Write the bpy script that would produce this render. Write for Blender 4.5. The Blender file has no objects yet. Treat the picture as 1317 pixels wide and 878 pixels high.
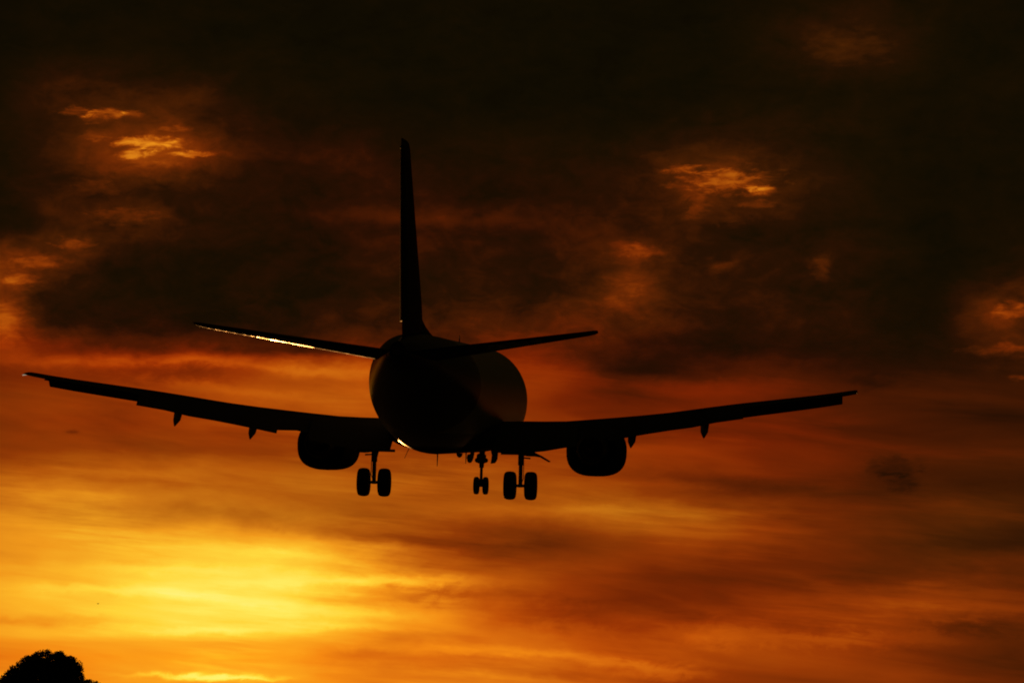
import bpy, bmesh, math, random
from mathutils import Vector, Matrix
random.seed(7)
SC = bpy.context.scene
COL = SC.collection
rad = math.radians

# ------------------------------------------------------------------ camera
CAM_H = 1.7
FPX, PW, PH = 5000.0, 1317.0, 878.0        # telephoto: focal length in photo pixels
HORIZON = 925.0                            # the horizon lies just under the frame
cam = bpy.data.cameras.new('camera')
cam.sensor_width = 36.0
cam.lens = 36.0 * FPX / PW
cam.clip_start = 0.5
cam.clip_end = 60000
cam_o = bpy.data.objects.new('camera', cam)
COL.objects.link(cam_o)
cam_o.location = (0, 0, CAM_H)
cam_o.rotation_euler = (rad(90) + math.atan((HORIZON - PH / 2) / FPX), 0, 0)
SC.camera = cam_o

# ------------------------------------------------------------------ sun
SUN_AZ, SUN_EL = -4.6, 0.6                 # degrees, az right of +Y
sun = bpy.data.lights.new('sun', 'SUN')
sun.energy = 2.6
sun.angle = rad(0.5)
sun.color = (1.0, 0.40, 0.09)
sun_o = bpy.data.objects.new('sun', sun)
COL.objects.link(sun_o)
sd = Vector((math.sin(rad(SUN_AZ)) * math.cos(rad(SUN_EL)), math.cos(rad(SUN_AZ)) * math.cos(rad(SUN_EL)), math.sin(rad(SUN_EL))))
sun_o.rotation_euler = sd.to_track_quat('Z', 'Y').to_euler()

SC.view_settings.view_transform = 'Standard'
SC.view_settings.look = 'None'
SC.view_settings.exposure = 0
SC.view_settings.gamma = 1
SC.view_settings.use_curve_mapping = False
SC.cycles.filter_width = 1.9

# ------------------------------------------------------------------ world: dusk sky under a broken cloud deck
def lin(c):
    return tuple(((v / 255) / 12.92 if v / 255 <= .04045 else ((v / 255 + .055) / 1.055) ** 2.4) for v in c) + (1,)
def AZ(px): return (px - 658.5) * 0.011459
def EL(py): return (HORIZON - py) * 0.011459
world = bpy.data.worlds.new('World'); SC.world = world; world.use_nodes = True
NT = world.node_tree; NT.nodes.clear()
def nd(t, **k):
    n = NT.nodes.new(t)
    for a, b in k.items(): setattr(n, a, b)
    return n
def put(sock, v):
    if isinstance(v, bpy.types.NodeSocket): NT.links.new(v, sock)
    else: sock.default_value = v
def mth(op, a, b=0.0, c=None, clamp=False):
    n = nd('ShaderNodeMath', operation=op, use_clamp=clamp)
    put(n.inputs[0], a); put(n.inputs[1], b)
    if c is not None: put(n.inputs[2], c)
    return n.outputs[0]
def add(a, b): return mth('ADD', a, b)
def sub(a, b): return mth('SUBTRACT', a, b)
def mul(a, b): return mth('MULTIPLY', a, b)
def mapr(v, a, b, c=0., d=1., kind='SMOOTHSTEP'):
    n = nd('ShaderNodeMapRange', interpolation_type=kind)
    put(n.inputs['Value'], v)
    for i, x in zip(('From Min', 'From Max', 'To Min', 'To Max'), (a, b, c, d)): n.inputs[i].default_value = x
    return n.outputs['Result']
def vec(x, y, z=0.0):
    n = nd('ShaderNodeCombineXYZ'); put(n.inputs[0], x); put(n.inputs[1], y); put(n.inputs[2], z); return n.outputs[0]
def noise(u, v, su, sv, detail=5., rough=.55, seed=0.0, dist=0.0):
    n = nd('ShaderNodeTexNoise', noise_dimensions='3D')
    n.inputs['Scale'].default_value = 1.0; n.inputs['Detail'].default_value = detail
    n.inputs['Roughness'].default_value = rough; n.inputs['Distortion'].default_value = dist
    put(n.inputs['Vector'], vec(mul(u, su), mul(v, sv), seed))
    return sub(n.outputs['Fac'], 0.5)
tc = nd('ShaderNodeTexCoord'); sp = nd('ShaderNodeSeparateXYZ')
NT.links.new(tc.outputs['Generated'], sp.inputs[0])
az = mul(mth('ARCTAN2', sp.outputs[0], sp.outputs[1]), 57.29578)
el = mul(mth('ARCSINE', sp.outputs[2]), 57.29578)
# cloud drift: streaks low down, billows higher up
hi = mapr(el, EL(520), EL(400))
wu = noise(az, el, .45, 1.1, 5, .55, 3.1); wv = noise(az, el, .55, 1.5, 5, .6, 9.7)
wf = noise(az, el, 1.6, 5.0, 4, .6, 21.0)
calm = mapr(el, EL(830), EL(740), .05, 1.0)       # the lowest bands lie flat
u = add(az, add(mul(wu, 1.5), mul(wf, .30)))
v = add(el, mul(calm, add(mul(wv, .62), mul(wf, .14))))

XS = [0, 100, 200, 300, 400, 500, 600, 700, 800, 900, 1000, 1100, 1200, 1300]
ROWS = [   # elevation (as a photo row) : brightness of the cloud deck along the azimuth
 (0,   [.8, .8, .8, .8, .8, .8, .8, .8, .8, .8, 1.0, 1.3, 1.2, .9]),
 (60,  [.8, 1.0, 1.0, .9, .8, .8, .8, .8, .8, .9, 1.4, 1.7, 1.0, .9]),
 (120, [1.0, 2.0, 1.8, 1.4, 1.1, .9, .8, .8, .8, .9, 1.1, 1.2, .9, 1.1]),
 (200, [1.40, 1.90, 2.40, 1.95, 1.65, 1.45, 1.35, 1.35, 1.55, 2.25, 1.85, 1.30, 1.00, 1.00]),
 (260, [1.20, 2.00, 2.00, 1.78, 1.68, 1.78, 1.78, 1.68, 1.88, 2.28, 1.88, 1.30, 1.00, 1.00]),
 (300, [1.30, 2.30, 2.00, 1.68, 1.68, 1.88, 1.98, 1.88, 2.18, 1.98, 1.78, 1.50, 0.90, 1.20]),
 (340, [3.80, 2.30, 1.60, 1.68, 1.68, 1.78, 1.88, 1.88, 2.68, 1.98, 1.98, 1.80, 0.90, 1.40]),
 (380, [4.00, 1.70, 1.50, 1.68, 1.68, 1.88, 2.08, 2.18, 2.98, 1.88, 1.88, 1.70, 1.00, 2.60]),
 (420, [4.40, 1.90, 1.70, 1.88, 2.08, 2.38, 2.58, 2.78, 3.08, 2.18, 1.98, 1.60, 1.20, 2.60]),
 (450, [4.3, 3.4, 3.3, 3.3, 3.2, 3.4, 3.4, 3.4, 2.3, 1.8, 2.1, 1.9, 1.5, 2.4]),
 (475, [4.0, 4.5, 4.9, 5.1, 5.4, 5.0, 4.2, 4.2, 2.5, 2.7, 2.9, 2.2, 1.8, 2.1]),
 (510, [4.5, 4.6, 4.9, 5.4, 5.9, 5.9, 5.0, 4.5, 3.6, 3.7, 3.3, 2.8, 2.4, 2.3]),
 (545, [4.5, 4.8, 5.0, 5.2, 5.5, 5.4, 5.0, 4.7, 4.3, 4.0, 3.5, 3.1, 2.7, 2.5]),
 (580, [4.7, 5.0, 5.2, 5.4, 5.5, 5.4, 5.4, 5.0, 4.7, 4.4, 3.9, 3.4, 3.0, 2.8]),
 (620, [5.6, 6.0, 6.1, 6.0, 6.1, 5.9, 5.6, 5.2, 4.7, 4.2, 3.8, 3.3, 3.1, 2.9]),
 (660, [7.0, 7.2, 7.2, 7.1, 6.7, 6.0, 6.0, 6.0, 6.0, 5.5, 4.5, 3.7, 3.4, 3.1]),
 (700, [7.8, 8.2, 8.6, 8.7, 7.7, 6.0, 5.0, 4.8, 5.0, 5.1, 4.5, 3.9, 3.2, 2.7]),
 (740, [8.1, 8.7, 9.3, 9.6, 9.2, 7.7, 6.0, 5.2, 4.8, 4.4, 4.4, 4.2, 4.1, 3.6]),
 (770, [8.5, 9.1, 9.9, 10.2, 9.9, 8.6, 6.7, 5.4, 4.8, 4.9, 5.1, 4.8, 4.5, 4.1]),
 (800, [8.4, 9.2, 10.1, 10.4, 9.8, 8.5, 7.5, 6.1, 5.2, 5.2, 5.3, 5.1, 4.2, 3.8]),
 (818, [8.2, 8.7, 9.5, 9.9, 9.3, 8.0, 7.4, 6.6, 5.4, 5.2, 5.3, 5.1, 4.3, 3.8]),
 (827, [7.8, 8.1, 8.5, 8.9, 8.7, 7.8, 7.3, 6.7, 5.6, 5.1, 5.1, 5.0, 4.3, 3.8]),
 (845, [7.8, 8.2, 8.6, 8.9, 8.7, 7.7, 7.3, 6.9, 5.9, 5.0, 4.9, 4.8, 4.2, 3.6]),
 (865, [8.0, 8.4, 9.0, 9.2, 8.6, 7.5, 7.5, 7.0, 6.1, 5.0, 4.6, 4.4, 4.0, 3.4]),
]
XS.insert(1, 48)
for y_, vals_ in ROWS:
    vals_.insert(1, {340: 2.6, 380: 2.2, 420: 2.4}.get(y_, (vals_[0] + vals_[1]) / 2))
def redness(x, y):
    g = lambda cx, cy, rx, ry, a: a * math.exp(-((x - cx) / rx) ** 2 - ((y - cy) / ry) ** 2)
    r = .31 + g(250, 455, 420, 32, 1.0) + g(600, 285, 260, 60, .5) + g(800, 480, 260, 60, .6) + g(430, 220, 150, 40, .5)
    r += g(1050, 560, 300, 110, .55) + g(150, 850, 400, 26, .7) + g(800, 810, 420, 90, .5) + g(200, 540, 300, 45, .4)
    r -= g(420, 485, 120, 22, .5) + g(200, 660, 450, 40, .3) + g(850, 665, 140, 25, .4) + g(1250, 680, 150, 60, .3) + g(1150, 150, 350, 160, .3) + g(600, 60, 500, 80, .3)
    return max(0., min(1., r))
TM = 12.0
A0, A1 = AZ(-40), AZ(1357)
fu = mapr(u, A0, A1, 0, 1, 'LINEAR')
prev = None
for k, (y, vals) in enumerate(ROWS):
    cr = nd('ShaderNodeValToRGB'); r = cr.color_ramp; r.interpolation = 'CARDINAL'
    while len(r.elements) < len(XS): r.elements.new(.5)
    for e, x, t in zip(r.elements, XS, vals):
        e.position = (AZ(x) - A0) / (A1 - A0)
    for e, x, t in zip(r.elements, XS, vals):
        e.color = (t / TM, redness(x, y), 0, 1)
    NT.links.new(fu, cr.inputs[0])
    if prev is None: prev = cr.outputs[0]
    else:
        f = mapr(v, EL(ROWS[k - 1][0]), EL(y), 0, 1, 'LINEAR')
        m = nd('ShaderNodeMix', data_type='RGBA'); put(m.inputs[0], f); put(m.inputs[6], prev); put(m.inputs[7], cr.outputs[0])
        prev = m.outputs[2]
sc = nd('ShaderNodeSeparateColor'); NT.links.new(prev, sc.inputs[0])
t = mul(sc.outputs[0], TM); red = sc.outputs[1]
# fine structure of the deck
tv = add(el, mul(az, .09))                          # fibres dip a little to the right
streak = noise(az, tv, .30, 2.1, 5, .52, 40.0, .5)
fibre = noise(az, tv, .8, 9.0, 5, .6, 47.0, .25)
fmask = mapr(noise(az, el, .35, .9, 3, .5, 49.0), -.08, .16)
puff = noise(az, el, .8, 1.5, 6, .58, 55.0, .5)
puff2 = noise(az, el, 2.6, 4.2, 5, .6, 57.0, .6)
lowk = sub(1.0, hi)
t = add(t, mul(mul(streak, lowk), 2.6))
t = add(t, mul(mul(mul(fibre, fmask), lowk), mapr(t, 2.0, 8.0, .9, 2.4, 'LINEAR')))
t = add(t, mul(mul(hi, mapr(t, .8, 2.6, .45, 1.5)), add(mul(puff, 2.2), mul(puff2, 1.3))))
# breaks and thick spots in the deck, each with a ragged edge of its own
rag = noise(az, el, 3.6, 11.0, 6, .62, 71.0, .5)
rag2 = noise(az, el, 1.9, 3.2, 6, .62, 83.0, .5)
rag3 = noise(az, el, 2.4, 4.4, 6, .62, 91.0, .5)
gu = add(az, mul(rag2, .9)); gv = add(el, mul(rag3, .50))       # roughened directions for soft patches
fu_ = add(az, mul(rag2, .50)); fv_ = add(el, mul(rag3, .20))    # and for long thin strokes
K = 0.011459
def spot(px, py, rx, ry, amp, ragged=0.0, tilt=0.0, thin=False):
    """a bright (or, amp < 0, dark) patch of the deck at this azimuth and elevation"""
    global t
    du = sub(fu_ if thin or ragged else gu, AZ(px)); dv = sub(fv_ if thin or ragged else gv, EL(py))
    if tilt: dv = add(dv, mul(du, tilt))
    d = add(mth('POWER', mul(du, 1 / (rx * K)), 2.0), mth('POWER', mul(dv, 1 / (ry * K)), 2.0))
    m = mth('EXPONENT', mul(d, -1.0))
    if ragged:
        m = mul(mapr(add(m, mul(rag, ragged)), .30, .95), mapr(rag, -.25, .2, .35, 1.15))
    t = add(t, mul(m, amp))
SOFT = [
 (330, 745, 170, 50, .45), (1000, 740, 260, 100, -.28),
 (150, 165, 130, 60, .8), (165, 215, 80, 25, .9), (165, 280, 60, 22, .8), (60, 345, 50, 18, .9), (20, 365, 30, 12, .9), (90, 318, 28, 10, .8), (15, 400, 26, 50, .7),
 (235, 188, 60, 30, .6), (240, 128, 40, 20, .3), (330, 335, 110, 40, -.25), (930, 240, 120, 45, .6), (890, 265, 14, 24, .8), (825, 325, 34, 13, 1.3), (815, 375, 36, 40, .8),
 (1055, 345, 18, 18, .8), (925, 345, 16, 10, .5), (940, 285, 22, 7, .8), (1290, 410, 60, 25, .5), (1110, 65, 100, 45, .7), (430, 215, 80, 30, .4),
 (1150, 612, 44, 24, -.35), (250, 385, 170, 40, -.35), (200, 195, 95, 30, .8), (940, 236, 95, 30, .7), (1285, 455, 70, 14, .5), (1120, 495, 40, 12, -.5), (850, 470, 95, 26, -.6), (1040, 455, 120, 20, -.4), (250, 480, 60, 12, -.7), (170, 485, 70, 12, -.6),
 (1230, 770, 110, 28, .7), (920, 816, 60, 16, .8), (1100, 822, 130, 12, .7), (720, 790, 90, 18, -.9), (560, 765, 60, 9, -1.2), (1250, 808, 70, 10, -.6), (855, 865, 60, 10, .8),
]
STROKE = [   # long thin fibres of cirrus: azimuth, elevation, half length, half height, strength, dip
 (560, 282, 160, 12, .9, .03), (300, 462, 220, 8, .9, -.02), (120, 470, 120, 7, .8, 0), (420, 479, 80, 9, 1.0, .06), (330, 474, 90, 5, .6, .10), (360, 456, 150, 7, -.9, .0), (300, 505, 140, 8, .6, .12), (880, 500, 160, 14, .5, .03),
 (840, 666, 130, 12, .45, .0), (760, 655, 120, 8, .6, -.02), (930, 690, 130, 14, .3, .02), (950, 625, 140, 10, -.7, .10), (660, 690, 260, 24, -.55, .16), (350, 672, 150, 12, -.75, .16),
 (120, 640, 150, 12, .6, .03), (380, 715, 100, 6, .6, .1), (250, 735, 180, 7, .7, .02), (420, 748, 170, 7, .9, -.02), (120, 760, 160, 6, .6, .03), (330, 775, 160, 7, .7, .1),
 (280, 812, 110, 5, 1.0, 0), (420, 806, 120, 5, .8, .02), (80, 800, 110, 6, -.7, 0), (470, 772, 100, 7, -.6, .03), (540, 748, 95, 6, 1.1, .0), (470, 792, 120, 7, .6, .02), (520, 705, 110, 6, .5, .08), (510, 815, 90, 8, -.5, .05),
 (790, 852, 85, 6, 1.2, .13), (640, 838, 110, 6, .7, .04), (560, 850, 120, 10, -.6, .0), (450, 842, 60, 12, -.9, -.1), (700, 865, 120, 8, -.7, .05), (980, 780, 200, 22, -.6, .14),
 (265, 870, 72, 3.5, 2.8, .02), (320, 874, 50, 2.5, 1.6, .02), (92, 559, 7, 3, -.7, 0), (1050, 560, 180, 16, -.3, .08), (250, 560, 200, 18, -.3, .05), (150, 610, 180, 10, .4, .0),
]
FLECK = [
 (1148, 603, 44, 15, -.8, 1.3), (1160, 624, 32, 14, -.75, 1.3), (125, 245, 34, 14, 1.1, 1.3), (155, 283, 55, 14, 1.3, 1.3), (92, 318, 32, 9, 1.4, 1.3), (48, 343, 44, 10, 1.5, 1.3), (30, 366, 28, 10, 1.6, 1.2),
 (825, 325, 36, 11, 1.2, 1.3), (895, 268, 18, 22, 1.0, 1.3), (1057, 345, 18, 18, 1.0, 1.3), (800, 380, 34, 30, .9, 1.3), (930, 346, 18, 9, .8, 1.2), (1100, 70, 80, 28, .6, 1.3), (15, 420, 24, 30, 1.0, 1.2),
 (97, 150, 24, 8, 2.6, 1.4), (132, 153, 32, 10, 3.0, 1.5), (166, 153, 20, 5, 2.0, 1.2), (186, 188, 56, 10, 3.8, 1.4), (172, 203, 28, 8, 3.2, 1.3), (240, 202, 42, 5, 3.0, 1.2), (222, 170, 24, 6, 1.6, 1.3), (120, 178, 26, 8, .9, 1.1), (205, 216, 40, 6, .9, 1.2), (940, 234, 72, 20, 3.1, 1.4), (880, 221, 34, 8, 2.6, 1.0), (978, 248, 30, 13, 2.6, 1.0), (975, 265, 46, 6, 1.6, .9),
 (1302, 405, 36, 13, 2.4, 1.1), (1285, 455, 60, 9, 1.8, 1.1), (1312, 492, 24, 5, 2.4, .8), (870, 240, 30, 5, 1.6, .9),
]
for s_ in SOFT: spot(*s_)
for a_, b_, c_, d_, e_, f_ in STROKE: spot(a_, b_, c_, d_, e_, 0.0, f_, True)
for s_ in FLECK: spot(*s_[:4], s_[4] * (.72 if s_[0] < 400 else .66), *s_[5:])
# away from the sunset the deck goes dull and dark
far = mapr(mth('ABSOLUTE', az), 9.0, 42.0)
t = add(mul(t, sub(1.0, far)), mul(far, .75))
t = mth('MAXIMUM', t, .35)
def palette(stops):
    cr = nd('ShaderNodeValToRGB'); r = cr.color_ramp; r.interpolation = 'LINEAR'
    while len(r.elements) < len(stops): r.elements.new(.5)
    for e, (a, c) in zip(r.elements, stops): e.position = a / TM
    for e, (a, c) in zip(r.elements, stops): e.color = lin(c)
    NT.links.new(mul(t, 1 / TM), cr.inputs[0]); return cr.outputs[0]
pa = palette([(0, (4, 3, 1)), (.8, (17, 12, 2)), (1.3, (25, 15, 2)), (2, (38, 18, 3)), (3, (66, 30, 4)), (4, (96, 42, 5)), (5, (134, 60, 7)), (6, (172, 90, 13)),
              (7, (206, 122, 22)), (8, (238, 156, 30)), (9, (252, 192, 45)), (10, (255, 224, 70)), (11, (255, 240, 110)), (12, (255, 246, 150))])
pb = palette([(0, (4, 3, 1)), (.8, (17, 10, 2)), (1.3, (26, 12, 2)), (2, (44, 15, 3)), (3, (76, 24, 3)), (4, (120, 34, 3)), (5, (160, 52, 4)), (6, (196, 78, 7)),
              (7, (220, 104, 12)), (8, (246, 134, 16)), (9, (255, 160, 24)), (10, (255, 196, 34)), (11, (255, 225, 60)), (12, (255, 240, 90))])
m = nd('ShaderNodeMix', data_type='RGBA'); put(m.inputs[0], add(red, mul(wu, .5))); put(m.inputs[6], pa); put(m.inputs[7], pb); m.clamp_factor = True
clouds = m.outputs[2]
# the clear dusk sky behind the deck
sky = nd('ShaderNodeTexSky', sky_type='NISHITA', sun_disc=False)
sky.sun_elevation = rad(SUN_EL); sky.sun_rotation = rad(SUN_AZ)
bg1 = nd('ShaderNodeBackground'); put(bg1.inputs[0], clouds); bg1.inputs[1].default_value = 1.0
bg2 = nd('ShaderNodeBackground'); put(bg2.inputs[0], sky.outputs[0]); bg2.inputs[1].default_value = 0.05
mx = nd('ShaderNodeMixShader')
put(mx.inputs[0], mapr(el, 25.0, 70.0, 0.0, .06))      # thin spots only high overhead
NT.links.new(bg1.outputs[0], mx.inputs[1]); NT.links.new(bg2.outputs[0], mx.inputs[2])
out = nd('ShaderNodeOutputWorld'); NT.links.new(mx.outputs[0], out.inputs[0])

# ------------------------------------------------------------------ helpers
def material(name, col, rough=.5, metal=0., var=.12, scale=4., coat=0., bump=0., spec=.5):
    mt = bpy.data.materials.new(name); mt.use_nodes = True
    n = mt.node_tree; b = n.nodes['Principled BSDF']
    tcn = n.nodes.new('ShaderNodeTexCoord'); nz = n.nodes.new('ShaderNodeTexNoise')
    nz.inputs['Scale'].default_value = scale; nz.inputs['Detail'].default_value = 5
    n.links.new(tcn.outputs['Object'], nz.inputs['Vector'])
    r = n.nodes.new('ShaderNodeValToRGB')
    r.color_ramp.elements[0].position = .3; r.color_ramp.elements[1].position = .7
    r.color_ramp.elements[0].color = tuple(c * (1 - var) for c in col) + (1,)
    r.color_ramp.elements[1].color = tuple(min(1, c * (1 + var)) for c in col) + (1,)
    n.links.new(nz.outputs['Fac'], r.inputs[0]); n.links.new(r.outputs[0], b.inputs['Base Color'])
    b.inputs['Specular IOR Level'].default_value = spec; b.inputs['Roughness'].default_value = rough; b.inputs['Metallic'].default_value = metal
    if coat: b.inputs['Coat Weight'].default_value = coat; b.inputs['Coat Roughness'].default_value = .12
    if bump:
        bp = n.nodes.new('ShaderNodeBump'); bp.inputs['Strength'].default_value = bump; bp.inputs['Distance'].default_value = .05
        n.links.new(nz.outputs['Fac'], bp.inputs['Height']); n.links.new(bp.outputs[0], b.inputs['Normal'])
    return mt
def livery_material():
    mt = material('fuselage_paint', (.52, .5, .47), .38, 0, .05, .6)
    n = mt.node_tree; b = n.nodes['Principled BSDF']
    old = b.inputs['Base Color'].links[0].from_socket
    tcn = n.nodes.new('ShaderNodeTexCoord'); s = n.nodes.new('ShaderNodeSeparateXYZ'); n.links.new(tcn.outputs['Object'], s.inputs[0])
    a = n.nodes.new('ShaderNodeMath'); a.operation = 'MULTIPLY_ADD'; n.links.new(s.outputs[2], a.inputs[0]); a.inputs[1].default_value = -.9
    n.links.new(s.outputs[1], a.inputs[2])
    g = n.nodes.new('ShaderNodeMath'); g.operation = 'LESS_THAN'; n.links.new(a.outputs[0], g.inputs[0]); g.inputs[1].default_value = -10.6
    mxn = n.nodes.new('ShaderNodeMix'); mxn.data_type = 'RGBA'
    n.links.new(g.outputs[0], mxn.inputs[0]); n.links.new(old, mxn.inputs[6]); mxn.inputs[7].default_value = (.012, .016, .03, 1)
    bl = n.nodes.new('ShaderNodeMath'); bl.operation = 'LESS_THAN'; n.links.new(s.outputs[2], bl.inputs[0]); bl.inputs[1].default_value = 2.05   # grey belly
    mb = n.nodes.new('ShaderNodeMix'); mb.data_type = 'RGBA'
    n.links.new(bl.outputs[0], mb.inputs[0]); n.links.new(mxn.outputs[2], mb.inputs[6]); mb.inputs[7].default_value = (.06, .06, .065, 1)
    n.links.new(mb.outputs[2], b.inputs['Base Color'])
    gr = n.nodes.new('ShaderNodeMapRange'); n.links.new(s.outputs[2], gr.inputs[0])                       # rougher and less specular along the keel
    for i_, v_ in zip((1, 2, 3, 4), (1.48, 1.62, .9, .36)): gr.inputs[i_].default_value = v_
    n.links.new(gr.outputs[0], b.inputs['Roughness'])
    gs = n.nodes.new('ShaderNodeMapRange'); n.links.new(s.outputs[2], gs.inputs[0])
    for i_, v_ in zip((1, 2, 3, 4), (1.48, 1.62, .0, .5)): gs.inputs[i_].default_value = v_
    n.links.new(gs.outputs[0], b.inputs['Specular IOR Level'])
    return mt
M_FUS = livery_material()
M_TAIL = material('tail_paint', (.012, .014, .02), .6, 0, .1, 1., spec=.05)
M_WING = material('wing_grey_paint', (.12, .125, .125), .85, 0, .12, .8, spec=.0)
M_ALU = material('polished_aluminium', (.85, .84, .82), .16, 1, .06, 3.)
M_LIP = material('brushed_lip', (.22, .22, .22), .45, 1, .1, 3.)
def glint_finish(mt, scale, lo, hi, r0, r1, centre=None):
    """glint shaped by finish: dark dull patches break it, a glossy stretch places it"""
    n = mt.node_tree; nz = n.nodes['Noise Texture']; nz.inputs['Scale'].default_value = scale
    f = nz.outputs['Fac']
    if centre:
        tcn = n.nodes.new('ShaderNodeTexCoord'); sx = n.nodes.new('ShaderNodeSeparateXYZ'); n.links.new(tcn.outputs['Object'], sx.inputs[0])
        ab = n.nodes.new('ShaderNodeMath'); ab.operation = 'ABSOLUTE'; n.links.new(sx.outputs[0], ab.inputs[0])
        df = n.nodes.new('ShaderNodeMath'); df.operation = 'COMPARE'; n.links.new(ab.outputs[0], df.inputs[0]); df.inputs[1].default_value = centre; df.inputs[2].default_value = .85
        ad = n.nodes.new('ShaderNodeMath'); ad.operation = 'MULTIPLY_ADD'; n.links.new(df.outputs[0], ad.inputs[0]); ad.inputs[1].default_value = .24; n.links.new(f, ad.inputs[2]); f = ad.outputs[0]
    m_ = n.nodes.new('ShaderNodeMapRange'); n.links.new(f, m_.inputs[0])
    for i_, v_ in zip((1, 2, 3, 4), (lo, hi, r0, r1)): m_.inputs[i_].default_value = v_
    n.links.new(m_.outputs[0], n.nodes['Principled BSDF'].inputs['Roughness'])
    c_ = n.nodes.new('ShaderNodeMix'); c_.data_type = 'RGBA'; c_.clamp_factor = True
    k_ = n.nodes.new('ShaderNodeMapRange'); n.links.new(f, k_.inputs[0]); k_.inputs[1].default_value = lo - .06; k_.inputs[2].default_value = hi
    n.links.new(k_.outputs[0], c_.inputs[0]); c_.inputs[6].default_value = (.05, .045, .04, 1)  # dull patches darkened in the colour so the glint fades there
    n.links.new(n.nodes['Principled BSDF'].inputs['Base Color'].links[0].from_socket, c_.inputs[7])
    n.links.new(c_.outputs[2], n.nodes['Principled BSDF'].inputs['Base Color'])
glint_finish(M_ALU, 2.6, .50, .68, .55, .30, 3.7)
M_STAB = material('tailplane_gloss_paint', (.13, .13, .13), .5, 0, .1, 2., spec=.4)
glint_finish(M_STAB, 4.2, .52, .76, .85, .34, 3.7)
glint_finish(M_LIP, 1.6, .50, .60, .6, .25)
M_NAC = material('nacelle_paint', (.05, .055, .07), .9, 0, .1, 1., spec=.0)
M_STEEL = material('gear_steel', (.12, .12, .12), .5, .3, .15, 6.)
M_TYRE = material('tyre_rubber', (.02, .02, .02), .85, 0, .2, 12.)
M_HOT = material('exhaust_metal', (.09, .08, .07), .5, .8, .2, 5.)
M_LAMP = material('white_tip_lamp', (.8, .8, .75), .3, 0, .02, 3.)
M_LAMP.node_tree.nodes['Principled BSDF'].inputs['Emission Color'].default_value = (1, .85, .6, 1)
M_LAMP.node_tree.nodes['Principled BSDF'].inputs['Emission Strength'].default_value = .35
M_DARK = material('antenna_paint', (.05, .05, .05), .85, 0, .1, 6., spec=.1)

def link(name, bm, mat, parent=None, smooth=True, recalc=True):
    if recalc: bmesh.ops.recalc_face_normals(bm, faces=bm.faces)
    me = bpy.data.meshes.new(name); bm.to_mesh(me); bm.free()
    me.materials.append(mat)
    for p in me.polygons: p.use_smooth = smooth
    if smooth and hasattr(me, 'set_sharp_from_angle'): me.set_sharp_from_angle(angle=rad(42))
    o = bpy.data.objects.new(name, me); COL.objects.link(o)
    if parent: o.parent = parent
    return o
def loft(bm, rings, close=True, caps=True):
    vs = [[bm.verts.new(p) for p in r] for r in rings]
    n = len(rings[0])
    for a, b in zip(vs, vs[1:]):
        for i in range(n if close else n - 1):
            j = (i + 1) % n
            bm.faces.new((a[i], a[j], b[j], b[i]))
    if caps and close:
        bm.faces.new(vs[0][::-1]); bm.faces.new(vs[-1])
    return vs
def tube(bm, pts, rads, n=12):
    rings = []
    pts = [Vector(p) for p in pts]
    if not hasattr(rads, '__len__'): rads = [rads] * len(pts)
    for i, p in enumerate(pts):
        d = (pts[min(i + 1, len(pts) - 1)] - pts[max(i - 1, 0)]).normalized()
        a = d.orthogonal().normalized() if i == 0 else (a - d * a.dot(d)).normalized()
        b = d.cross(a)
        rings.append([p + (a * math.cos(2 * math.pi * k / n) + b * math.sin(2 * math.pi * k / n)) * rads[i] for k in range(n)])
    loft(bm, rings)
def box(bm, c, sz, rot=None, bevel=.01):
    r = bmesh.ops.create_cube(bm, size=1)
    mt = Matrix.Translation(c) @ (rot.to_4x4() if rot else Matrix.Identity(4)) @ Matrix.Diagonal((sz[0], sz[1], sz[2], 1))
    bmesh.ops.transform(bm, matrix=mt, verts=r['verts'])
    if bevel:
        es = list({e for v in r['verts'] for e in v.link_edges})
        bmesh.ops.bevel(bm, geom=es, offset=bevel, segments=1, affect='EDGES')
def cr_interp(keys, x):
    """smooth (monotone-ish) interpolation through tuples keyed by their first value"""
    if x <= keys[0][0]: return keys[0][1:]
    for i in range(len(keys) - 1):
        a, b = keys[i], keys[i + 1]
        if x <= b[0]:
            f = (x - a[0]) / (b[0] - a[0])
            p = keys[i - 1] if i else a; q = keys[i + 2] if i + 2 < len(keys) else b
            o = []
            for k in range(1, len(a)):
                ma = (b[k] - p[k]) / (b[0] - p[0]) * (b[0] - a[0]); mb = (q[k] - a[k]) / (q[0] - a[0]) * (b[0] - a[0])
                if (b[k] - a[k]) == 0: ma = mb = 0
                h = f * f * (3 - 2 * f)
                o.append(a[k] + (b[k] - a[k]) * h + ma * f * (1 - f) ** 2 + mb * f * f * (f - 1))
            return o
    return keys[-1][1:]

# ------------------------------------------------------------------ ground
bm = bmesh.new()
bmesh.ops.create_grid(bm, x_segments=60, y_segments=60, size=20000)
gm = material('grass_field', (.045, .06, .022), .95, 0, .35, .05)
ground = link('ground', bm, gm, smooth=False)
ground['kind'] = 'structure'

# ------------------------------------------------------------------ airliner
ST = 16.49                                   # station of the main gear, metres aft of the nose
def Q(x, s, z): return (x, ST - s, z)
plane = bpy.data.objects.new('airliner', None); COL.objects.link(plane)
plane.empty_display_size = 2
POSE = (-2.315036682440948, 137.99470990158327, 8.104671895239312 + CAM_H)
YAW, PIT, ROL = -0.08972917979404678, 0.07300552760906003, 0.029406279461811475
Rm = Matrix.Rotation(YAW, 3, 'Z') @ Matrix.Rotation(PIT, 3, 'X') @ Matrix.Rotation(ROL, 3, 'Y')
plane.location = POSE; plane.rotation_euler = Rm.to_euler('XYZ')
plane['label'] = 'twin engine passenger jet seen from behind with wheels down, dark against the sunset'
plane['category'] = 'airplane'

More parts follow.
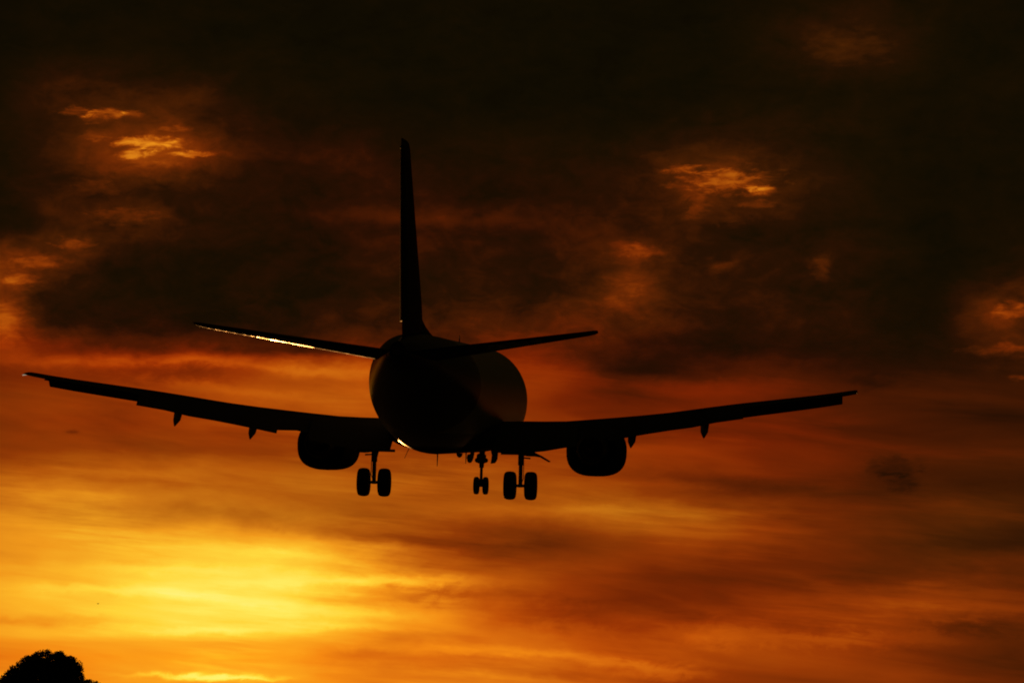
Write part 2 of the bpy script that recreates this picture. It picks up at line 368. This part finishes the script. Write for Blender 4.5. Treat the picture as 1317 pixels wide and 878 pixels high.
# fuselage : station, half width, bottom, top, height of the widest line
FUS = [(0.0, .02, 2.62, 2.70, 2.66), (.25, .42, 2.25, 3.06, 2.66), (.8, .82, 1.93, 3.42, 2.72), (1.6, 1.18, 1.66, 3.86, 2.85), (2.6, 1.47, 1.46, 4.52, 3.0),
       (3.6, 1.66, 1.36, 4.98, 3.15), (5.0, 1.81, 1.31, 5.24, 3.3), (6.6, 1.88, 1.30, 5.31, 3.35), (10, 1.88, 1.30, 5.31, 3.35), (16, 1.88, 1.30, 5.31, 3.35),
       (20.5, 1.88, 1.30, 5.31, 3.35), (22.5, 1.88, 1.40, 5.31, 3.38), (24.5, 1.83, 1.78, 5.31, 3.55), (26.5, 1.60, 2.38, 5.30, 3.85), (28.5, 1.24, 3.05, 5.26, 4.15),
       (30.2, .86, 3.62, 5.17, 4.4), (31.4, .55, 4.02, 5.06, 4.54), (32.18, .26, 4.34, 4.92, 4.62)]
def fus_ring(s, n=56, grow=0.):
    w, zb, zt, zm = cr_interp(FUS, s)
    r = []
    for k in range(n):
        a = 2 * math.pi * k / n
        x = math.cos(a) * (w + grow); sn = math.sin(a)
        z = zm + sn * ((zt - zm + grow) if sn > 0 else (zm - zb + grow))
        r.append(Q(x, s, z))
    return r
bm = bmesh.new()
ss = [0, .08, .2, .4, .6, .9, 1.3, 1.7, 2.2, 2.8, 3.5, 4.2, 5, 5.8, 6.6, 8, 10, 12, 14, 16, 18, 19.5, 20.5, 21.5] + [22 + .5 * i for i in range(20)] + [31.8, 32.0, 32.18]
loft(bm, [fus_ring(s) for s in ss])
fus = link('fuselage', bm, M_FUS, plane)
# auxiliary power outlet in the tail cone
bm = bmesh.new(); tube(bm, [Q(0, 32.1, 4.63), Q(0, 32.32, 4.64)], [.19, .17], 20)
link('exhaust_outlet', bm, M_HOT, fus)
# wing to body fairing
bm = bmesh.new()
rings = []
for s, w, zb, zt in [(10.2, 1.5, 1.42, 1.9), (11.0, 1.80, 1.36, 2.3), (12.2, 1.95, 1.34, 2.6), (14.5, 2.0, 1.34, 2.7), (17.2, 1.98, 1.34, 2.65), (18.8, 1.86, 1.37, 2.5), (20.4, 1.4, 1.5, 2.2)]:
    zm = (zb + zt) / 2; h = (zt - zb) / 2; r = []
    for k in range(32):
        a = 2 * math.pi * k / 32; c, sn = math.cos(a), math.sin(a)
        r.append(Q(w * math.copysign(abs(c) ** 1., c), s, zm + h * math.copysign(abs(sn) ** 1., sn)))
    rings.append(r)
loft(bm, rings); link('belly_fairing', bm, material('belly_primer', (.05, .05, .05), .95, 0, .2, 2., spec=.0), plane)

# lifting surfaces
def foil(tc, camber, nx=14, x1=1.0):
    xs = [x1 * (1 - math.cos(math.pi * i / nx)) / 2 for i in range(nx + 1)]
    yt = lambda x: 5 * tc * (.2969 * math.sqrt(x) - .126 * x - .3516 * x * x + .2843 * x ** 3 - .1020 * x ** 4)
    cm = lambda x: 4 * camber * x * (1 - x)
    up = [(x, cm(x) + yt(x)) for x in xs]; lo = [(x, cm(x) - yt(x)) for x in xs]
    return up[::-1] + lo[1:-1] if False else up[::-1] + lo[1:]
def wing_ring(x, sle, ch, ztop, tc, inc, camber=.015, x1=1.0, nx=14):
    f = foil(tc, camber, nx, x1)
    pts = [(px, pz * ch - (px - .35) * ch * math.tan(inc)) for px, pz in f]
    mz = max(p[1] for p in pts)
    return [Q(x, sle + px * ch, ztop - mz + pz) for px, pz in pts]
def LEs(y): return 19.2 - (14.45 - y) * .5206 if y > 4.9 else 14.228 - (4.9 - y) * .66
def TEs(y): return 20.8 - (14.45 - y) * .29 if y > 4.9 else 18.03 + (4.9 - y) * .02
ZTOP = [(0, 2.47), (1.8, 2.49), (2.6, 2.52), (3.94, 2.54), (5.2, 2.65), (6.83, 2.81), (7.83, 2.93), (9.36, 3.16), (10.2, 3.28), (12.2, 3.53), (13.5, 3.70), (14.45, 3.85)]
TCW = [(0, .15), (1.9, .145), (4.9, .125), (10, .11), (14.45, .095)]
def main_wing(sg):
    bm = bmesh.new(); rings = []
    for y, x1 in [(.6, .84), (1.9, .84), (2.6, .84), (3.3, .84), (4.1, .84), (4.9, .84), (5.9, .82), (6.83, .82), (7.83, .82), (8.6, .82), (9.36, .82), (10.2, .82), (10.58, .82), (10.60, 1.),
                  (11.4, 1.), (12.2, 1.), (13, 1.), (13.7, 1.), (14.2, 1.)]:
        le = LEs(y); ch = TEs(y) - le
        rings.append(wing_ring(sg * y, le, ch, cr_interp(ZTOP, y)[0], cr_interp(TCW, y)[0], rad(1.6 - .1 * y), .012, x1))
    # rounded tip
    for y, f in [(14.38, .97), (14.46, .85)]:
        le = LEs(y) + .12 * (1 - f) * 4; ch = (TEs(y) - le)
        rings.append(wing_ring(sg * y, le, ch, cr_interp(ZTOP, min(y, 14.45))[0] - (1 - f) * .1, .095 * f, rad(.1), .012))
    loft(bm, rings)
    w = link('wing', bm, M_WING, plane)
    # aileron : thin gap line, slightly drooped panel just behind the rear spar
    bm = bmesh.new(); rings = []
    for y in (10.75, 11.8, 12.9, 13.75):
        te = TEs(y); le = LEs(y); ch = te - le; zt = cr_interp(ZTOP, y)[0]
        z0 = zt - .10 * ch * .55; c = .27 * ch
        f = foil(.13, 0, 8); rings.append([Q(sg * y, te - c + px * c * 1.05, z0 - .035 - px * c * .10 + pz * c) for px, pz in f])
    loft(bm, rings); link('aileron', bm, M_WING, w)
    # flaps
    FZ = [(1.9, 1.39), (3.2, 1.42), (4.25, 1.60), (4.75, 1.69), (5.9, 1.90), (6.4, 2.0), (6.8, 2.08), (7.96, 2.29), (8.86, 2.43), (9.34, 2.555), (10.58, 2.76)]
    for ys, drop, back in (((1.8, 2.5, 3.0, 3.6, 4.2, 4.72), 1.0, .55), ((5.82, 6.5, 7.2, 8.0, 8.8, 9.6, 10.57), 1.0, .45)):
        bm = bmesh.new(); rings = []
        for y in ys:
            te = TEs(y); ch = te - LEs(y); zt = cr_interp(ZTOP, y)[0]
            z1 = cr_interp(FZ, y)[0]; s1 = te + back
            s0 = LEs(y) + ch * .80; z0 = zt - ch * .052
            d = Vector((s1 - s0, z1 - z0)); L = d.length; d /= L; nrm = Vector((-d.y, d.x))
            if nrm.y < 0: nrm = -nrm
            f = foil(.13, .05, 10)
            rings.append([Q(sg * y, s0 + d.x * px * L + nrm.x * pz * L, z0 + d.y * px * L + nrm.y * pz * L) for px, pz in f])
        loft(bm, rings); link('flap', bm, M_WING, w)
    # short gate behind the engine
    bm = bmesh.new(); rings = []
    for y in (4.66, 5.2, 5.90):
        te = TEs(y); ch = te - LEs(y); zt = cr_interp(ZTOP, y)[0]
        s0 = LEs(y) + ch * .82; z0 = zt - ch * .06; z1 = 2.0 if y > 4.9 else 1.92; s1 = te + .05; L = s1 - s0
        rings.append([Q(sg * y, s0 + px * L, z0 + (z1 - z0) * px + pz * L) for px, pz in foil(.14, .03, 8)])
    loft(bm, rings); link('flap', bm, M_WING, w)
    # slats outboard of the engine, run out and drooped
    for a, b in ((6.0, 9.9), (9.95, 13.95)):
        bm = bmesh.new(); rings = []
        for k in range(6):
            y = a + (b - a) * k / 5
            le = LEs(y); ch = TEs(y) - le; zt = cr_interp(ZTOP, y)[0]
            zl = zt - .075 * ch                      # height of the leading edge
            c = .40 + .06 * (14 - y) / 8
            drop = .31 + .008 * (13.95 - y)
            low = zl - drop + .02
            P_ = [(.16, zt - .012 - .02 * ch), (.02, zl + .055), (-.16, zl - .02), (-.32, zl - .13), (-.40, low + .05), (-.40, low), (-.34, low - .005),
                  (-.22, low + .06), (-.08, zl - .09), (.06, zl + .01)]
            rings.append([Q(sg * y, le + px * (c / .46), pz) for px, pz in P_])
        loft(bm, rings); link('slat', bm, M_WING, w)
    # flap track fairings
    for y, zlow in ((9.22, 2.05), (6.67, 1.655)):
        bm = bmesh.new(); rings = []
        te = TEs(y); zt = cr_interp(ZTOP, y)[0]; ch = te - LEs(y)
        zu = zt - .14 * ch
        for f, wd, z0, z1 in [(-1.9, .05, zu + .05, zu + .0), (-1.4, .2, zu + .12, zu - .10), (-.7, .30, zu + .12, zu - .17), (-.1, .32, zu + .02, zu - .24), (.3, .26, zlow + .34, zlow + .10), (.62, .10, zlow + .12, zlow + .01), (.74, .03, zlow + .03, zlow)]:
            zm = (z0 + z1) / 2; h = max((z0 - z1) / 2, .012)
            r = []
            for k in range(16):
                a = 2 * math.pi * k / 16
                sn = math.sin(a); taper = 1 - .55 * max(0, -sn)
                r.append(Q(sg * y + math.cos(a) * wd / 2 * taper, te + f, zm + sn * h))
            rings.append(r)
        loft(bm, rings); link('flap_track_fairing', bm, M_WING, w)
    # tip lamp
    bm = bmesh.new(); tube(bm, [Q(sg * 14.42, 20.2, 3.74), Q(sg * 14.47, 20.7, 3.72), Q(sg * 14.46, 20.84, 3.715)], [.012, .018, .010], 10)
    link('navigation_light', bm, M_LAMP if sg < 0 else M_DARK, w)
    return w
for sg in (-1, 1): main_wing(sg)

def tailplane(sg):
    bm = bmesh.new(); rings = []
    for y in (.15, .6, 1.2, 2.2, 3.2, 4.2, 5.2, 6.0, 6.25, 6.35):
        f = y / 6.35
        le = 28.35 + f * 3.9 + (0.1 if y > 6.2 else 0) + (.12 if y > 6.3 else 0); te = 31.85 + f * 1.5
        ch = te - le; ztop = 4.64 + y * .1175 - (.015 if y > 6.3 else 0)
        rings.append(wing_ring(sg * y, le, ch, ztop, .118 * (.75 if y > 6.3 else 1), rad(-2.7), -.01))
    loft(bm, rings); h = link('tailplane', bm, M_STAB, plane)
    bm = bmesh.new(); rings = []                                  # bright bare metal leading edge
    for y in (.9, 2.0, 3.2, 4.4, 5.4, 6.0):
        f = y / 6.35; le = 28.35 + f * 3.9; te = 31.85 + f * 1.5; ch = te - le
        full = wing_ring(sg * y, le - .006, ch + .006, 4.64 + y * .1175 + .004, .122, rad(-2.7), -.01, 1.0, 24)
        sel = [p for p in full if (ST - p[1]) < le + .13 * ch]
        rings.append(sel)
    loft(bm, rings, close=False, caps=False); link('leading_edge', bm, M_ALU, h)
    bm = bmesh.new(); rings = []
    for y in (.75, 2.0, 4.0, 6.0):
        f = y / 6.35; te = 31.85 + f * 1.5; ch = te - 28.35 - f * 3.9; c = .28 * ch
        z = 4.64 + y * .1175 - .06 * ch + .01
        rings.append([Q(sg * y, te - c + px * c * 1.04, z + .02 * ch - px * c * .01 + pz * c) for px, pz in foil(.12, 0, 8)])
    loft(bm, rings); link('elevator', bm, M_WING, h)
for sg in (-1, 1): tailplane(sg)

# fin : height, leading edge, trailing edge, half thickness
FIN = [(5.05, 26.0, 31.0, .19), (5.6, 26.1, 31.15, .185), (6.2, 26.35, 31.3, .175), (7.3, 27.25, 31.57, .155), (9.0, 28.65, 31.97, .12), (10.4, 29.8, 32.3, .095), (11.1, 30.35, 32.46, .08), (11.27, 30.6, 32.48, .06), (11.33, 30.9, 32.44, .02)]
def fin_ring(z, le, te, h, x0=0., x1=1.):
    ch = te - le; r = []
    for px, pz in foil(.2, 0, 14):
        r.append(Q(pz / .1 * h, le + px * ch, z))
    return r
bm = bmesh.new(); loft(bm, [fin_ring(*f) for f in FIN]); fin = link('tail_fin', bm, M_TAIL, plane)
bm = bmesh.new(); rings = []
for f in FIN[1:-2]:
    z, le, te, h = f; ch = te - le; c = .3 * ch
    rings.append([Q(pz * c * 1.0, te - c + px * c * 1.03, z) for px, pz in foil(.26 * h / .19 * (1.4 / c), 0, 8)])
loft(bm, rings); link('rudder', bm, M_TAIL, fin)
bm = bmesh.new(); rings = []                                        # dorsal fillet
for s, zt, h in [(21.6, 5.30, .03), (23, 5.42, .07), (24.5, 5.60, .11), (25.8, 5.86, .14), (26.6, 6.25, .14), (27.2, 6.6, .1)]:
    r = []
    for k in range(13):
        a = -1 + 2 * k / 12
        r.append(Q(h * 2.6 * a if abs(a) > .99 else h * 1.6 * math.copysign(abs(a) ** 1.6, a), s, 5.12 + (zt - 5.12) * (1 - abs(a) ** 2.2)))
    rings.append(r)
loft(bm, rings); link('dorsal_fillet', bm, M_TAIL, fin)
bm = bmesh.new(); tube(bm, [Q(0, 32.3, 11.02), Q(0, 32.52, 11.02)], [.05, .03], 10); link('navigation_light', bm, M_DARK, fin)

# engines
NAC = [(9.95, .80, .80, .80), (9.90, .87, .86, .88), (10.02, .95, .92, .95), (10.35, 1.03, 1.0, .97), (10.9, 1.085, 1.04, .975), (11.6, 1.095, 1.05, .975), (12.3, 1.05, 1.0, .94), (13.0, .95, .92, .86), (13.45, .86, .84, .78)]
def nac_ring(cx, s, w, up, dn, zc=1.53, n=40):
    r = []
    for k in range(n):
        a = 2 * math.pi * k / n; c, sn = math.cos(a), math.sin(a)
        e = .72 if sn < 0 else .96
        r.append(Q(cx + w * math.copysign(abs(c) ** e, c), s, zc + (up if sn > 0 else dn) * math.copysign(abs(sn) ** (e if sn < 0 else 1), sn)))
    return r
def engine(sg):
    cx = sg * 4.955
    bm = bmesh.new()
    rings = [nac_ring(cx, *q) for q in NAC[2:]]
    rings.append(nac_ring(cx, 13.43, .80, .79, .73)); rings.append(nac_ring(cx, 12.4, .74, .74, .70))
    loft(bm, rings, caps=False)
    e = link('engine', bm, M_NAC, plane)
    bm = bmesh.new(); loft(bm, [nac_ring(cx, *q) for q in [(10.3, .74, .74, .74), (10.1, .76, .76, .77)] + NAC[:3]], caps=False); link('inlet_lip', bm, M_LIP, e)
    bm = bmesh.new(); bmesh_r = [nac_ring(cx, 10.3, .742, .742, .742), nac_ring(cx, 11.0, .76, .76, .76), nac_ring(cx, 11.02, .25, .25, .25), nac_ring(cx, 10.55, .02, .02, .02)]
    loft(bm, bmesh_r, caps=False)
    fan = link('fan', bm, M_HOT, e)
    bm = bmesh.new(); loft(bm, [[Q(cx + r * math.cos(2 * math.pi * k / 28), s, 1.55 + r * math.sin(2 * math.pi * k / 28)) for k in range(28)] for s, r in [(11.6, .74), (12.6, .70), (13.6, .60), (14.5, .46), (14.52, .43), (14.1, .40)]], caps=True)
    link('exhaust_nozzle', bm, M_HOT, e)
    bm = bmesh.new(); tube(bm, [Q(cx, 14.0, 1.55), Q(cx, 14.5, 1.55), Q(cx, 15.0, 1.55)], [.30, .22, .04], 20); link('exhaust_cone', bm, M_HOT, e)
    bm = bmesh.new(); rings = []
    for s, h, z0, z1 in [(10.8, .04, 2.40, 2.52), (11.6, .15, 2.3, 2.56), (13, .18, 2.1, 2.56), (14.2, .2, 1.75, 2.55), (15.5, .18, 1.85, 2.3), (16.6, .05, 2.0, 2.15)]:
        zm = (z0 + z1) / 2; hh = (z1 - z0) / 2
        rings.append([Q(cx + h * math.cos(2 * math.pi * k / 16), s, zm + hh * math.sin(2 * math.pi * k / 16)) for k in range(16)])
    loft(bm, rings); link('pylon', bm, M_WING, e)
for sg in (-1, 1): engine(sg)

# landing gear
def wheel_bm(cx, s, z, r, w):
    bm = bmesh.new(); rings = []
    for dx, rr in [(-.30, .30), (-.38, .5), (-.5, .62), (-.5, .80), (-.44, .91), (-.30, .975), (-.1, 1.), (.1, 1.), (.30, .975), (.44, .91), (.5, .80), (.5, .62), (.38, .5), (.30, .30)]:
        rings.append([Q(cx + dx * w, s + rr * r * math.cos(2 * math.pi * k / 36), z + rr * r * math.sin(2 * math.pi * k / 36)) for k in range(36)])
    loft(bm, rings); return bm
def rim_bm(cx, s, z, r, w):
    bm = bmesh.new(); rings = []
    for dx, rr in [(-.42, .12), (-.40, .36), (-.33, .48), (.33, .48), (.40, .36), (.42, .12)]:
        rings.append([Q(cx + dx * w, s + rr * r * math.cos(2 * math.pi * k / 24), z + rr * r * math.sin(2 * math.pi * k / 24)) for k in range(24)])
    loft(bm, rings); return bm
def main_gear(sg):
    X = sg * 2.615; s = 16.49; za = .225
    bm = bmesh.new()
    tube(bm, [Q(X, s - .05, 2.1), Q(X, s - .03, 1.5), Q(X, s, .95)], [.12, .105, .10], 16)           # cylinder
    tube(bm, [Q(X, s, .96), Q(X, s, za - .06)], [.072, .075], 14)                                   # piston
    tube(bm, [Q(X - .36, s, za), Q(X + .36, s, za)], [.055, .055], 12)                              # axle
    tube(bm, [Q(X, s + .07, .93), Q(X, s + .30, .62), Q(X, s + .08, za + .02)], [.035, .04, .035], 8)  # torque links
    tube(bm, [Q(X + sg * .10, s - .02, 1.5), Q(X + sg * .11, s, .5), Q(X + sg * .05, s, za + .1)], [.014, .014, .014], 6)   # brake lines
    g = link('landing_gear', bm, M_STEEL, plane)
    for dx in (-.37, .37):
        wv_ = link('wheel', rim_bm(X + dx, s, za, .505, .40), M_STEEL, g)
        # the tyre belongs to this wheel, kept level with it in the tree two deep
        link('tyre', wheel_bm(X + dx, s, za, .505, .415), M_TYRE, g)
    bm = bmesh.new()
    tube(bm, [Q(X - sg * .05, s - .05, 1.36), Q(X - sg * .72, s - .1, 1.36)], [.045, .05], 10)
    tube(bm, [Q(X, s - .1, .95), Q(X - sg * .02, s - 1.5, 1.75)], [.05, .06], 10)
    link('side_brace', bm, M_STEEL, g)
    bm = bmesh.new()                                                                               # outer door on its arm
    rings = []
    for dx, z, h in [(.08, 1.40, .10), (.30, 1.38, .11), (.52, 1.33, .055), (.72, 1.27, .022), (1.02, 1.10, .012)]:
        rings.append([Q(X + sg * dx, s + a, z + b * h) for a, b in ((-.45, -1), (.45, -1), (.45, 1), (-.45, 1))])
    loft(bm, rings)
    link('gear_door', bm, M_WING, g, smooth=False)
    bm = bmesh.new(); tube(bm, [Q(X + sg * .06, s, 1.22), Q(X + sg * .34, s, 1.20)], [.025, .03], 8); link('door_strut', bm, M_STEEL, g)
    return g
for sg in (-1, 1): main_gear(sg)

def nose_gear():
    s, z0 = 4.04, .0
    bm = bmesh.new()
    tube(bm, [Q(0, s - .25, 1.6), Q(0, s - .12, .98), Q(0, s - .05, .70)], [.12, .11, .09], 14)
    tube(bm, [Q(0, s - .05, .72), Q(0, s, z0 - .02)], [.055, .06], 12)
    tube(bm, [Q(-.2, s, z0), Q(.2, s, z0)], .05, 10)
    tube(bm, [Q(0, s + .06, .7), Q(0, s + .22, .42), Q(0, s + .05, z0 + .08)], .03, 8)
    box(bm, Q(0, s, z0 + .16), (.16, .2, .22), None, .03)
    box(bm, Q(-.02, s - .12, 1.05), (.36, .3, .38), None, .06)                                     # steering unit and lamps
    tube(bm, [Q(-.16, s - .1, .98), Q(-.16, s + .06, .98)], [.09, .10], 12)
    tube(bm, [Q(.16, s - .1, .98), Q(.16, s + .06, .98)], [.09, .10], 12)
    tube(bm, [Q(0, s - .1, .9), Q(0, s - 1.2, 1.5)], .06, 8)
    g = link('nose_gear', bm, M_STEEL, plane)
    for dx in (-.178, .178):
        link('wheel', rim_bm(dx, s, z0, .343, .2), M_STEEL, g)
        link('tyre', wheel_bm(dx, s, z0, .343, .205), M_TYRE, g)
    for sg in (-1, 1):
        bm = bmesh.new()
        o = [(.36, 1.45), (.50, 1.42), (.56, 1.20), (.545, .98), (.50, .88), (.40, .86), (.42, 1.0), (.44, 1.2), (.40, 1.35)]
        if sg < 0: o = [(.36, 1.4), (.40, 1.22), (.44, 1.21), (.50, 1.2), (.53, 1.08), (.50, .92), (.44, .87), (.40, .98), (.37, 1.12)]
        # door: slightly dished sheet, hung lengthways
        loft(bm, [[Q(sg * x, s - .85, z + .06) for x, z in o], [Q(sg * x, s - .3, z) for x, z in o], [Q(sg * x, s + .5, z) for x, z in o]])
        link('gear_door', bm, M_WING, g)
nose_gear()

# masts and antennas
def blade(name, s, x, z0, z1, c0, c1, th=.02, lean=0., rake=.1):
    bm = bmesh.new()
    rings = []
    for f in (0, .5, .9, 1):
        c = c0 + (c1 - c0) * f; z = z0 + (z1 - z0) * f
        rings.append([Q(x + lean * f + pz * c * .6, s + rake * f + px * c, z) for px, pz in foil(.22 if f < 1 else .1, 0, 6)])
    loft(bm, rings); return link(name, bm, M_DARK, plane)
blade('antenna', 9.9, 0, 1.32, .90, .34, .18)
blade('antenna', 19.7, 0, 1.32, .88, .34, .16)
blade('antenna', 13.2, 0, 5.28, 5.58, .36, .18)
blade('drain_mast', 18.4, -1.10, 1.60, 1.12, .2, .12, lean=-.2)
bm = bmesh.new(); tube(bm, [Q(.05, 12.9, 1.30), Q(.05, 12.9, 1.20), Q(.05, 12.9, 1.14)], [.12, .10, .03], 16); link('beacon_light', bm, M_DARK, plane)

# ------------------------------------------------------------------ tree on the field
TY = 300.0
KT = TY / FPX
def tx(px): return (px - 658.5) * KT
def tz(py): return CAM_H + (HORIZON - py) * KT
bark = material('bark', (.09, .065, .045), .9, 0, .3, 6., bump=.5)
leaf = material('foliage', (.05, .075, .025), .7, 0, .4, .7)
tree = bpy.data.objects.new('broadleaf_tree', None); COL.objects.link(tree)
tree.location = (tx(64), TY, 0)
tree['label'] = 'dense round crowned leafy tree at the lower left corner under the glowing clouds'
tree['category'] = 'tree'
bm = bmesh.new()
tube(bm, [(0, 0, -.1), (.05, .02, .5), (-.02, .05, 1.6), (.08, 0, 3.0), (.0, 0, 5.2)], [.34, .25, .21, .16, .04], 12)
lobes = []
CL = [(57, 884, 48, 48, 1.), (34, 874, 27, 30, .9), (80, 870, 23, 28, .9), (60, 857, 29, 23, .8), (108, 894, 25, 21, .8), (92, 880, 18, 20, .7), (12, 892, 24, 30, .8), (44, 862, 24, 22, .7), (74, 860, 22, 21, .7), (20, 878, 20, 22, .7), (58, 900, 50, 30, 1.), (58, 878, 30, 30, .6)]
for px, py, rx, ry, d in CL:
    c = Vector((tx(px) - tx(58), random.uniform(-.6, .6), tz(py)))
    lobes.append((c, rx * KT, 2.4 * d, ry * KT))
    tube(bm, [(.03, .02, 1.5 + random.random()), (c.x * .55, c.y * .5, (2.6 + c.z) / 2), (c.x, c.y, c.z)], [.12, .07, .02], 8)
link('trunk', bm, bark, tree)
bm = bmesh.new()
def leaf_quad(p, sz):
    n = Vector((random.gauss(0, 1), random.gauss(0, 1), random.gauss(0, 1) + .3)).normalized()
    a = n.orthogonal().normalized(); a.rotate(Matrix.Rotation(random.uniform(0, 6.28), 3, n)); b = n.cross(a)
    q = [p + a * sz, p + b * sz * .5 + n * sz * .12, p - a * sz * .9, p - b * sz * .5 - n * sz * .05]
    bm.faces.new([bm.verts.new(v_) for v_ in q])
clumps = []
for c, rx, ry, rz in lobes:
    for _ in range(int(150 * rx * rz / 4) + 40):
        d = Vector((random.gauss(0, 1), random.gauss(0, 1), random.gauss(0, 1))).normalized()
        r = random.uniform(.55, 1.0) ** .5 * random.uniform(.9, 1.0)
        clumps.append(c + Vector((d.x * rx, d.y * ry, d.z * rz)) * r)
for p in clumps:
    k = random.uniform(.13, .26)
    for _ in range(40):
        o = Vector((random.gauss(0, 1), random.gauss(0, 1), random.gauss(0, .8))) * k * .55
        leaf_quad(p + o, random.uniform(.06, .12))
link('crown', bm, leaf, tree, smooth=False, recalc=False)

# ------------------------------------------------------------------ a bird far off in the glow
BY = 260.0; kb = BY / FPX
bm = bmesh.new()
tube(bm, [(-.11, 0, 0), (-.05, 0, .012), (.03, 0, .015), (.09, 0, .022), (.125, 0, .018)], [.006, .022, .028, .018, .004], 8)
for sg in (-1, 1):
    loft(bm, [[(.04, sg * .02, .02), (-.03, sg * .02, .02), (-.03, sg * .02, .012), (.04, sg * .02, .012)], [(.035, sg * .10, .055), (-.035, sg * .10, .055), (-.035, sg * .10, .049), (.035, sg * .10, .049)],
              [(.0, sg * .22, .07), (-.03, sg * .22, .07), (-.03, sg * .22, .067), (.0, sg * .22, .067)]])
bird = link('bird', bm, material('plumage', (.03, .028, .025), .8, 0, .2, 20.))
bird.location = ((127 - 658.5) * kb, BY, CAM_H + (HORIZON - 777) * kb)
bird.scale = (.7, .7, .7)
bird.rotation_euler = (0, 0, rad(35))
bird['label'] = 'tiny dark bird far off in the yellow glow above the tree'
bird['category'] = 'bird'
